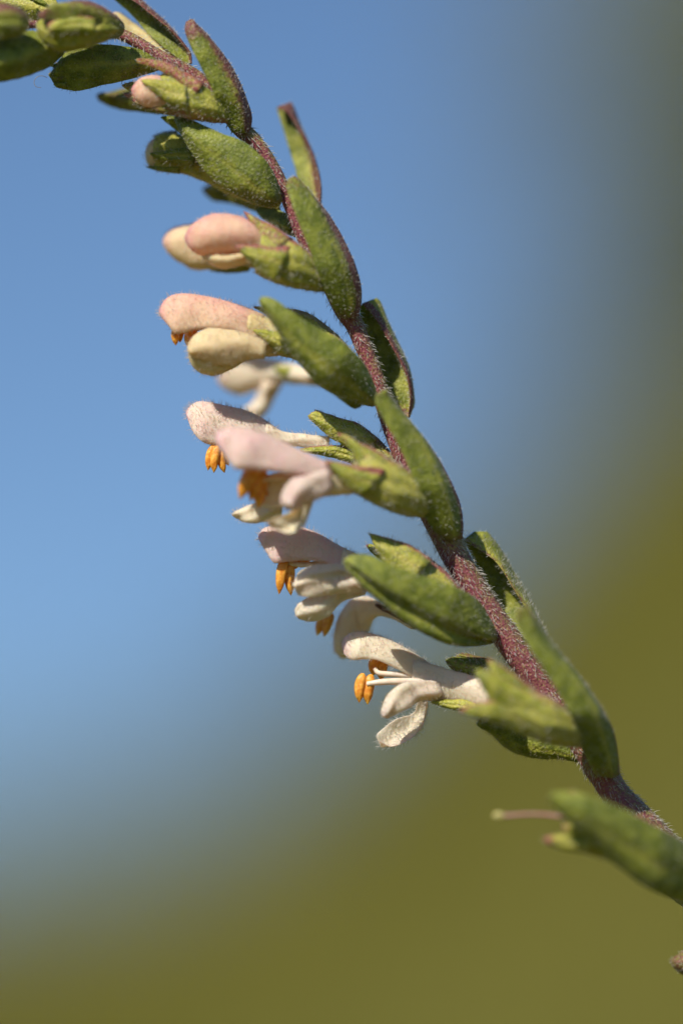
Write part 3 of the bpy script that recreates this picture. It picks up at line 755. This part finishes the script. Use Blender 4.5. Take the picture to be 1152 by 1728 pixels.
hd = hood('upper_lip', [(474, 728, 468, 752), (445, 707, 440, 752), (415, 692, 412, 750), (385, 685, 384, 748), (357, 679, 356, 746), (336, 677, 339, 739), (322, 684, 325, 724), (315, 693, 317, 706), (314, 698, 315, 702)],
      [(0.9,), (1.0,), (1.0,)], [0.45, 0.8, 0.95, 1.05, 0.9, 0.3], M_PETAL, fl, phi=94, purple={'p0': 0.28, 'pt': 0.7})
for (a, b, w, dd) in (((361, 750), (351, 794), 14, 0.2), ((367, 752), (361, 798), 15, 0.0), ((372, 760), (379, 798), 14, 0.2), ((378, 758), (386, 786), 12, 0.7)):
    anther(fl, (a, b), w, dd)
pxtube('filament', [(366, 762, 0.5, 7), (400, 742, 0.8, 8), (450, 738, 0.9, 8)], M_FIL, fl)
hairs([fl, hd], 42, (0.12, 0.34), fl, mat=M_HAIR_P, lean=LEFT * 0.3)
# nearer flower of the pair
cal = calyx([(700, 812, 716, 873), (686, 800, 698, 872), (667, 783, 676, 868), (645, 768, 648, 858), (622, 760, 618, 843), (604, 764, 594, 830)],
      [(-1.8, -1.8), (-3.0, -3.0), (-3.2, -3.2)], 2.5,
      [dict(st=[(660, 775, 622, 805), (628, 756, 608, 790), (600, 744, 598, 770), (582, 735, 586, 751), (569, 732, 571, 735)], d=[(-3.4, -4.0), (-3.3, -3.5)], purple={'pa': 0.75, 'pt': 0.4, 'p0': 0.12}),
       dict(st=[(650, 795, 610, 838), (615, 789, 590, 826), (588, 783, 573, 812), (565, 778, 562, 797), (547, 776, 549, 781)], d=[(-4.2, -4.2), (-4.6, -4.6)], purple={'pa': 0.7, 'pt': 0.5, 'pb': 0.3})],
      hair=20, purple={'pa': 0.6, 'w': 0.14}, pale={'p0': 0.4})
sheet('calyx_notch', [(650, 792, 640, 806), (626, 788, 620, 800), (608, 788, 607, 796)], [(-4.35, -4.35), (-4.5, -4.5)], M_CALYX, cal, th=0.15, purple={'p0': 0.8})
fl = sheet('flower', [(600, 796, 596, 834), (575, 790, 572, 836), (550, 782, 545, 838), (525, 780, 520, 838)], [(-3.4, -3.4), (-3.9, -3.9)], M_PETAL, plant, th=1.3, solid=True, pale={'p0': 0.35})
hd = hood('upper_lip', [(556, 782, 548, 806), (520, 765, 514, 800), (484, 748, 480, 795), (452, 734, 450, 790), (422, 724, 420, 788), (395, 721, 398, 786), (376, 724, 381, 768), (366, 731, 369, 750), (364, 738, 366, 744)],
      [(-4.2,), (-5.0,), (-5.2,)], [0.6, 0.85, 1.0, 1.1, 0.95, 0.35], M_PETAL, fl, phi=94, purple={'p0': 0.4, 'pt': 0.6})
pal = sheet('palate', [(552, 798, 545, 838), (515, 800, 505, 846), (480, 798, 472, 856), (455, 800, 448, 858), (440, 812, 436, 850)], [(-3.2, -3.2), (-3.6, -3.6)], M_PETAL, fl, th=0.4, pale={'p0': 0.4}, bulge=-0.3)
l1 = sheet('lower_lip_lobe', [(552, 790, 552, 838), (522, 796, 528, 844), (497, 805, 510, 853), (480, 822, 495, 862), (473, 843, 484, 860), (475, 852, 479, 858)], [(-4.6, -4.2), (-5.4, -5.0), (-5.6, -5.4)], M_PETAL, fl, th=0.13, ripple=0.13, bulge=0.5, purple={'p0': 0.3})
l2 = sheet('lower_lip_lobe', [(505, 838, 531, 843), (500, 856, 523, 868), (486, 866, 512, 889), (466, 874, 488, 900), (452, 879, 464, 894), (448, 881, 453, 887)], [(-4.4, -4.2), (-4.8, -4.6)], M_PETAL, fl, th=0.13, ripple=0.13, bulge=-0.4, purple={}, pale={'p0': 0.2})
l3 = sheet('lower_lip_lobe', [(480, 843, 476, 870), (446, 847, 446, 881), (421, 851, 421, 883), (403, 859, 402, 877), (393, 866, 394, 871)], [(-2.2, -2.2), (-1.0, -1.0)], M_PETAL, fl, th=0.13, ripple=0.13, bulge=0.3, purple={}, pale={'p0': 0.1})
for (a, b, w, dd) in (((440, 778), (404, 842), 25, -4.6), ((448, 784), (422, 846), 20, -4.0), ((446, 795), (436, 858), 22, -3.6), ((452, 800), (450, 850), 18, -3.2)):
    anther(fl, (a, b), w, dd)
pxtube('filament', [(430, 812, -4.0, 8), (470, 806, -4.1, 9), (520, 806, -4.0, 9)], M_FIL, fl)
hairs([fl, hd, l1, l2, l3], 26, (0.12, 0.3), fl, mat=M_HAIR_P, lean=LEFT * 0.3)
bract([(745, 910, 778, 908), (727, 888, 780, 886), (712, 858, 776, 850), (702, 826, 765, 820), (691, 795, 749, 790), (676, 760, 730, 760), (659, 727, 708, 734), (645, 703, 684, 705), (634, 681, 661, 677), (636, 664, 643, 659)],
      [(-1.0, -0.8), (-3.4, -1.6), (-3.8, -1.8), (-3.8, -2.4)], th=0.3, bulge=0.4, purple={'pb': 1.2, 'w': 0.13, 'pbase': 0.4, 'pt': 0.2}, hair=18, hl=(0.06, 0.2))

# ---- next flower, with broad striped bract
bract([(880, 1078, 918, 1084), (862, 1056, 908, 1062), (844, 1028, 897, 1040), (826, 998, 882, 1019), (808, 966, 862, 985), (795, 938, 839, 950), (785, 918, 813, 930), (781, 911, 785, 910)],
      [(0.8, 0.2), (2.4, 0.2), (2.4, 0.4), (1.8, 1)], bulge=-0.9, th=0.3, pale={'p0': 0.1, 'pb': 0.5, 'w': 0.14}, purple={'pb': 0.35, 'w': 0.05}, hair=20, hl=(0.15, 0.35))
# rear flower in shade
fl = sheet('flower', [(700, 1050, 694, 1062), (665, 1028, 660, 1044), (640, 1014, 634, 1040), (618, 1006, 620, 1058), (592, 1010, 610, 1086), (572, 1036, 590, 1106), (563, 1068, 576, 1110), (562, 1088, 566, 1102)],
      [(1, 1), (3.2, 3.2), (3.4, 3.4)], M_PETAL, plant, th=1.5, solid=True, purple={'pt': 0.2}, pale={'p0': 0.1})
for (a, b, w, dd) in (((552, 1030), (534, 1072), 17, 2.8), ((560, 1034), (546, 1074), 16, 2.6)): anther(fl, (a, b), w, dd)
hairs([fl], 20, (0.12, 0.3), fl, mat=M_HAIR_P, lean=LEFT * 0.3)
bract([(700, 1062, 705, 1050), (664, 1040, 668, 1030), (645, 1031, 648, 1022), (633, 1023, 635, 1018)], [(1.0, 1.0), (1.8, 1.8)], th=0.3, bulge=0.1, purple={'p0': 0.7}, hair=14)
calyx([(800, 1020, 795, 1055), (770, 985, 762, 1040), (745, 958, 728, 1028), (715, 937, 698, 1012), (685, 923, 668, 990), (660, 920, 645, 972)],
      [(-0.6, -0.6), (-1.0, -1.0), (-1.2, -1.2)], 2.3,
      [dict(st=[(730, 945, 690, 985), (692, 920, 662, 966), (662, 910, 645, 945), (640, 904, 634, 928), (622, 899, 624, 904)], d=[(-2.0, -2.4), (-1.8, -1.8)], purple={'pa': 0.55, 'pt': 0.15, 'w': 0.12}, pale={'p0': 0.15}),
       dict(st=[(668, 930, 662, 955), (640, 923, 638, 943), (626, 918, 627, 932), (618, 919, 619, 923)], d=[(0, 0), (0.4, 0.4)], purple={'pt': 0.9, 'p0': 0.1})],
      hair=22, hl=(0.15, 0.4), purple={'pa': 0.75, 'w': 0.14}, pale={'p0': 0.4})
fl = sheet('flower', [(665, 965, 650, 1005), (635, 950, 625, 1000), (605, 936, 598, 992), (580, 925, 575, 980)], [(-1.0, -1.0), (-0.6, -0.6)], M_PETAL, plant, th=1.4, solid=True, pale={'p0': 0.2})
hd = hood('upper_lip', [(600, 934, 594, 962), (566, 917, 563, 952), (537, 900, 536, 944), (508, 889, 508, 942), (480, 886, 481, 944), (458, 887, 462, 945), (444, 892, 449, 928), (437, 901, 439, 913), (435.5, 906, 437, 910)],
      [(-0.4,), (0.0,), (0.2,)], [0.6, 0.85, 1.0, 1.05, 0.9, 0.35], M_PETAL, fl, phi=94, purple={'p0': 0.4, 'pt': 0.5})
for (a, b, w, dd) in (((482, 936), (471, 1003), 18, -0.5), ((490, 945), (491, 1005), 17, -0.2), ((515, 930), (494, 962), 16, 0.6), ((526, 934), (506, 958), 14, 0.8)): anther(fl, (a, b), w, dd)
pxtube('filament', [(488, 950, -0.4, 8), (510, 953, -0.4, 9), (550, 950, -0.4, 9), (590, 950, -0.4, 9)], M_FIL, fl)
l1 = sheet('lower_lip_lobe', [(610, 962, 612, 1000), (578, 952, 580, 1002), (545, 952, 548, 1006), (518, 957, 518, 1008), (502, 968, 501, 1002), (499, 980, 499, 991)], [(-1.6, -1.6), (-2.2, -2.0), (-2.0, -2.0)], M_PETAL, fl, th=0.13, ripple=0.13, bulge=0.35, crease=0.12, w0=0.35, purple={'p0': 0.1})
l2 = sheet('lower_lip_lobe', [(618, 988, 615, 1004), (580, 990, 576, 1017), (548, 1002, 553, 1040), (522, 1008, 525, 1050), (504, 1017, 505, 1045), (497, 1028, 498, 1037)], [(-0.8, -0.8), (-1.4, -1.2), (-1.4, -1.2)], M_PETAL, fl, th=0.13, ripple=0.13, bulge=0.4, purple={'pa': 0.2})
hairs([fl, hd, l1, l2], 34, (0.12, 0.32), fl, mat=M_HAIR_P, lean=LEFT * 0.3)
bract([(829, 1084, 838, 1070), (800, 1087, 829, 1047), (760, 1086, 806, 1013), (720, 1071, 770, 992), (684, 1049, 730, 977), (650, 1024, 690, 964), (620, 997, 655, 950), (598, 975, 622, 937), (583, 957, 598, 936), (578, 948, 582, 942)],
      [(-0.5, -0.3), (-2.8, -3.4), (-3.8, -4.2), (-4.2, -4.2)], bulge=0.6, crease=0.6, w0=0.27, cw=0.10, pale={'pbase': 0.3, 'p0': 0.05}, purple={'pbase': 0.35}, hair=22)

# ---- lowest open flower
bract([(985, 1287, 985, 1262), (950, 1281, 950, 1248), (912, 1281, 915, 1233), (879, 1275, 880, 1222), (853, 1261, 855, 1214), (832, 1241, 835, 1209), (816, 1223, 820, 1210), (808, 1213, 811, 1211)],
      [(0.4, 0.2), (1.6, 0.4), (1.6, 0.6)], bulge=0.4, hair=26, hl=(0.12, 0.28), tawny=True)
fl = sheet('flower', [(850, 1160, 845, 1205), (815, 1145, 812, 1198), (785, 1137, 782, 1190), (752, 1128, 748, 1184), (722, 1119, 716, 1182), (700, 1112, 697, 1172)], [(-1.5, -1.5), (-0.4, -0.4), (0, 0)], M_PETAL, plant, th=1.1, solid=True, purple={'pb': 0.7, 'w': 0.13})
hd = hood('upper_lip', [(726, 1120, 718, 1148), (696, 1100, 690, 1136), (665, 1083, 660, 1121), (638, 1072, 634, 1110), (612, 1066, 610, 1109), (592, 1068, 595, 1110), (581, 1076, 584, 1106), (576, 1086, 578, 1098)],
      [(0.3,), (0.4,), (0.5,)], [0.55, 0.85, 1.0, 1.0, 0.85, 0.35], M_PETAL, fl, phi=94, purple={'p0': 0.04, 'pt': 0.6})
for (a, b, w, dd) in (((612, 1136), (606, 1186), 19, -0.6), ((626, 1138), (620, 1189), 18, -0.5), ((636, 1106), (629, 1140), 17, 0.4), ((650, 1108), (642, 1148), 17, 0.5)): anther(fl, (a, b), w, dd)
pxtube('filament', [(619, 1154, -0.75, 8), (645, 1151, -0.75, 11), (690, 1150, -0.6, 12), (740, 1154, -0.5, 12)], M_FIL, fl)
pxtube('filament', [(632, 1128, -0.1, 7), (640, 1136, -0.2, 9), (670, 1138, -0.2, 10), (720, 1142, -0.1, 10)], M_FIL, fl)
l1 = sheet('lower_lip_lobe', [(742, 1150, 740, 1182), (708, 1148, 714, 1183), (677, 1152, 692, 1194), (656, 1171, 669, 1205), (644, 1194, 655, 1213), (642, 1204, 646, 1211)], [(-0.9, -0.6), (-1.8, -1.6), (-2.0, -1.8)], M_PETAL, fl, th=0.13, ripple=0.13, bulge=0.3, purple={'p0': 0.1, 'pt': 0.2})
l2 = sheet('lower_lip_lobe', [(706, 1180, 722, 1184), (699, 1196, 718, 1203), (688, 1207, 712, 1220), (669, 1215, 699, 1240), (653, 1224, 679, 1254), (640, 1234, 657, 1259), (634, 1243, 641, 1253)], [(-0.2, -0.4), (0.2, -0.6), (0.2, -0.4)], M_PETAL, fl, th=0.13, ripple=0.13, bulge=-0.5, purple={'pb': 0.2})
hairs([fl, hd, l1], 44, (0.1, 0.26), fl, mat=M_HAIR_P, lean=LEFT * 0.3)
hairs([l2], 60, (0.15, 0.45), l2, mat=M_HAIR, radius=0.009, lean=(-RT * 0.9 - UP * 0.3) * 0.7)
calyx([(968, 1212, 982, 1261), (955, 1200, 965, 1260), (928, 1181, 936, 1257), (895, 1163, 895, 1245), (862, 1152, 852, 1226), (838, 1152, 826, 1212)],
      [(-2.5, -2.5), (-4.6, -4.6), (-4.8, -4.8)], 2.4,
      [dict(st=[(935, 1184, 900, 1210), (900, 1160, 870, 1192), (868, 1138, 848, 1176), (842, 1120, 832, 1150), (828, 1113, 824, 1126), (821, 1112, 822, 1116)], d=[(-4.8, -5.0), (-5.4, -5.7), (-5.6, -5.6)], purple={'pa': 0.6, 'pt': 0.5}),
       dict(st=[(940, 1196, 920, 1228), (895, 1170, 870, 1214), (856, 1148, 838, 1194), (826, 1134, 818, 1168), (808, 1130, 807, 1148), (801, 1132, 802, 1136)], d=[(-5.2, -5.2), (-5.8, -5.9), (-6.1, -6.2)], purple={'pa': 0.2, 'p0': 0.05}, mat=M_CALYX),
       dict(st=[(935, 1212, 925, 1250), (885, 1192, 870, 1234), (845, 1182, 835, 1222), (812, 1184, 808, 1213), (790, 1190, 789, 1206), (775, 1198, 777, 1203)], d=[(-5.0, -4.9), (-6.0, -5.7), (-5.8, -5.8)], purple={'pt': 0.5, 'pa': 0.45}),
       dict(st=[(828, 1118, 802, 1140), (792, 1111, 780, 1138), (768, 1108, 764, 1131), (754, 1111, 756, 1121)], d=[(-0.6, -0.6), (0.2, 0.2)], purple={'p0': 0.25}, mat=M_LEAF),
       dict(st=[(834, 1113, 832, 1128), (802, 1106, 800, 1121), (781, 1101, 781, 1114), (773, 1104, 774, 1110)], d=[(-0.4, -0.4), (0.5, 0.5)], purple={'p0': 0.35}, mat=M_LEAF),
       dict(st=[(812, 1180, 810, 1207), (775, 1180, 773, 1200), (744, 1180, 744, 1193), (728, 1182, 730, 1187)], d=[(-1.2, -1.2), (-0.4, -0.4)], purple={}, pale={'p0': 0.15})],
      hair=18, purple={'pa': 0.5, 'w': 0.2}, pale={'p0': 0.35})
bract([(1003, 1307, 1044, 1304), (990, 1278, 1042, 1275), (975, 1240, 1035, 1238), (962, 1205, 1022, 1208), (944, 1172, 1003, 1176), (922, 1138, 976, 1138), (900, 1105, 946, 1105), (884, 1075, 918, 1072), (873, 1045, 898, 1039), (874, 1027, 884, 1020)],
      [(-1.4, -1.0), (-5.4, -3.4), (-6.0, -4.4), (-6.2, -5.4)], th=0.3, bulge=0.4, purple={'pb': 0.5, 'w': 0.10, 'pt': 0.3, 'pbase': 0.3}, hair=16)

# ---- spent flower at the frame edge
calyx([(1180, 1480, 1176, 1520), (1120, 1440, 1110, 1490), (1065, 1408, 1055, 1464), (1018, 1390, 1006, 1444), (982, 1384, 972, 1436)], [(-2, -2), (-6, -6), (-7, -7)], 2.2,
      [dict(st=[(1010, 1412, 1008, 1442), (972, 1408, 970, 1438), (942, 1409, 940, 1432), (917, 1413, 919, 1422)], d=[(-7.2, -7.2), (-7.6, -7.6)], purple={'pt': 0.9, 'pb': 0.2}, pale={'p0': 0.3}),
       dict(st=[(1000, 1390, 990, 1415), (970, 1388, 965, 1408), (950, 1392, 950, 1402)], d=[(-7.4, -7.4), (-7.6, -7.6)], purple={'pt': 0.5}, pale={'p0': 0.3}),
       dict(st=[(1050, 1378, 1030, 1400), (1008, 1352, 995, 1372), (978, 1338, 972, 1352), (960, 1332, 961, 1337)], d=[(-6.8, -6.8), (-7.2, -7.2)], purple={'pt': 0.7}, pale={'p0': 0.4})],
      hair=10, pale={'p0': 0.4})
sty = pxtube('style', [(1000, 1392, -7, 6), (950, 1379, -7.2, 6), (900, 1374, -7.4, 5), (848, 1377, -7.6, 5)], M_STYLE, plant)
sheet('stigma', [(850, 1373, 850, 1380), (842, 1370, 843, 1383), (835, 1371, 836, 1383), (831, 1375, 831, 1379)], [(-7.6, -7.6), (-7.6, -7.6)], M_STIG, sty, th=0.35, solid=True, m=10)
bract([(1215, 1560, 1230, 1530), (1185, 1540, 1205, 1470), (1142, 1518, 1160, 1426), (1095, 1501, 1115, 1398), (1050, 1469, 1070, 1374), (1008, 1435, 1028, 1355), (970, 1399, 990, 1341), (942, 1373, 957, 1336), (928, 1353, 936, 1337), (925, 1345, 928, 1340)],
      [(-1.5, -1.2), (-6.5, -7), (-8.5, -9), (-9.5, -9.5)], bulge=0.6, crease=0.2, w0=0.42, cw=0.12, pale={'p0': 0.08}, hair=12)
bract([(1215, 1560, 1212, 1530), (1180, 1548, 1182, 1500), (1150, 1529, 1152, 1494), (1128, 1512, 1130, 1496), (1116, 1501, 1118, 1498)], [(0.4, 0.4), (0.2, -0.2)], bulge=0.4, hair=26, tawny=True)
bract([(1252, 1660, 1250, 1625), (1205, 1668, 1200, 1600), (1160, 1650, 1158, 1603), (1140, 1636, 1142, 1611), (1131, 1624, 1132, 1618)], [(0.6, 0.6), (2.4, 2.0), (2.6, 2.6)], bulge=0.4, purple={'p0': 0.45}, hair=14)  # overall purple darkens this bract, shade put into its colour
# a few leaves lower down the stem, below the frame
for i, (t, sgn) in enumerate(((0.3, 1), (0.3, -1), (0.6, 1), (0.6, -1))):
    p0 = last + (foot - last) * np.array((math.sin(t * math.pi / 2), t, t)); 
    x0 = 576 + (p0 - CAM) @ RT / MM * PXMM * DIST / ((p0 - CAM) @ FW); y0 = 864 - (p0 - CAM) @ UP / MM * PXMM * DIST / ((p0 - CAM) @ FW)
    dd = ((p0 - CAM) @ FW - DIST) / MM
    L = 420 * sgn
    bract([(x0, y0 + 14, x0, y0 - 14), (x0 + L * .2, y0 - 10, x0 + L * .15, y0 - 80), (x0 + L * .5, y0 - 60, x0 + L * .45, y0 - 150), (x0 + L * .8, y0 - 110, x0 + L * .78, y0 - 160), (x0 + L, y0 - 130, x0 + L, y0 - 134)],
          [(dd, dd), (dd - 2, dd + 1), (dd - 1, dd)], bulge=0.5, crease=0.2, hair=0)

pxtube('stray_hair', [(80, 131, 0.4, 0.9), (72, 128, 0.2, 0.9), (63, 130, 0, 0.9), (58, 138, 0, 0.9), (61, 146, 0, 0.9), (70, 148, 0.1, 0.7)], M_HAIR_D, plant, m=5)
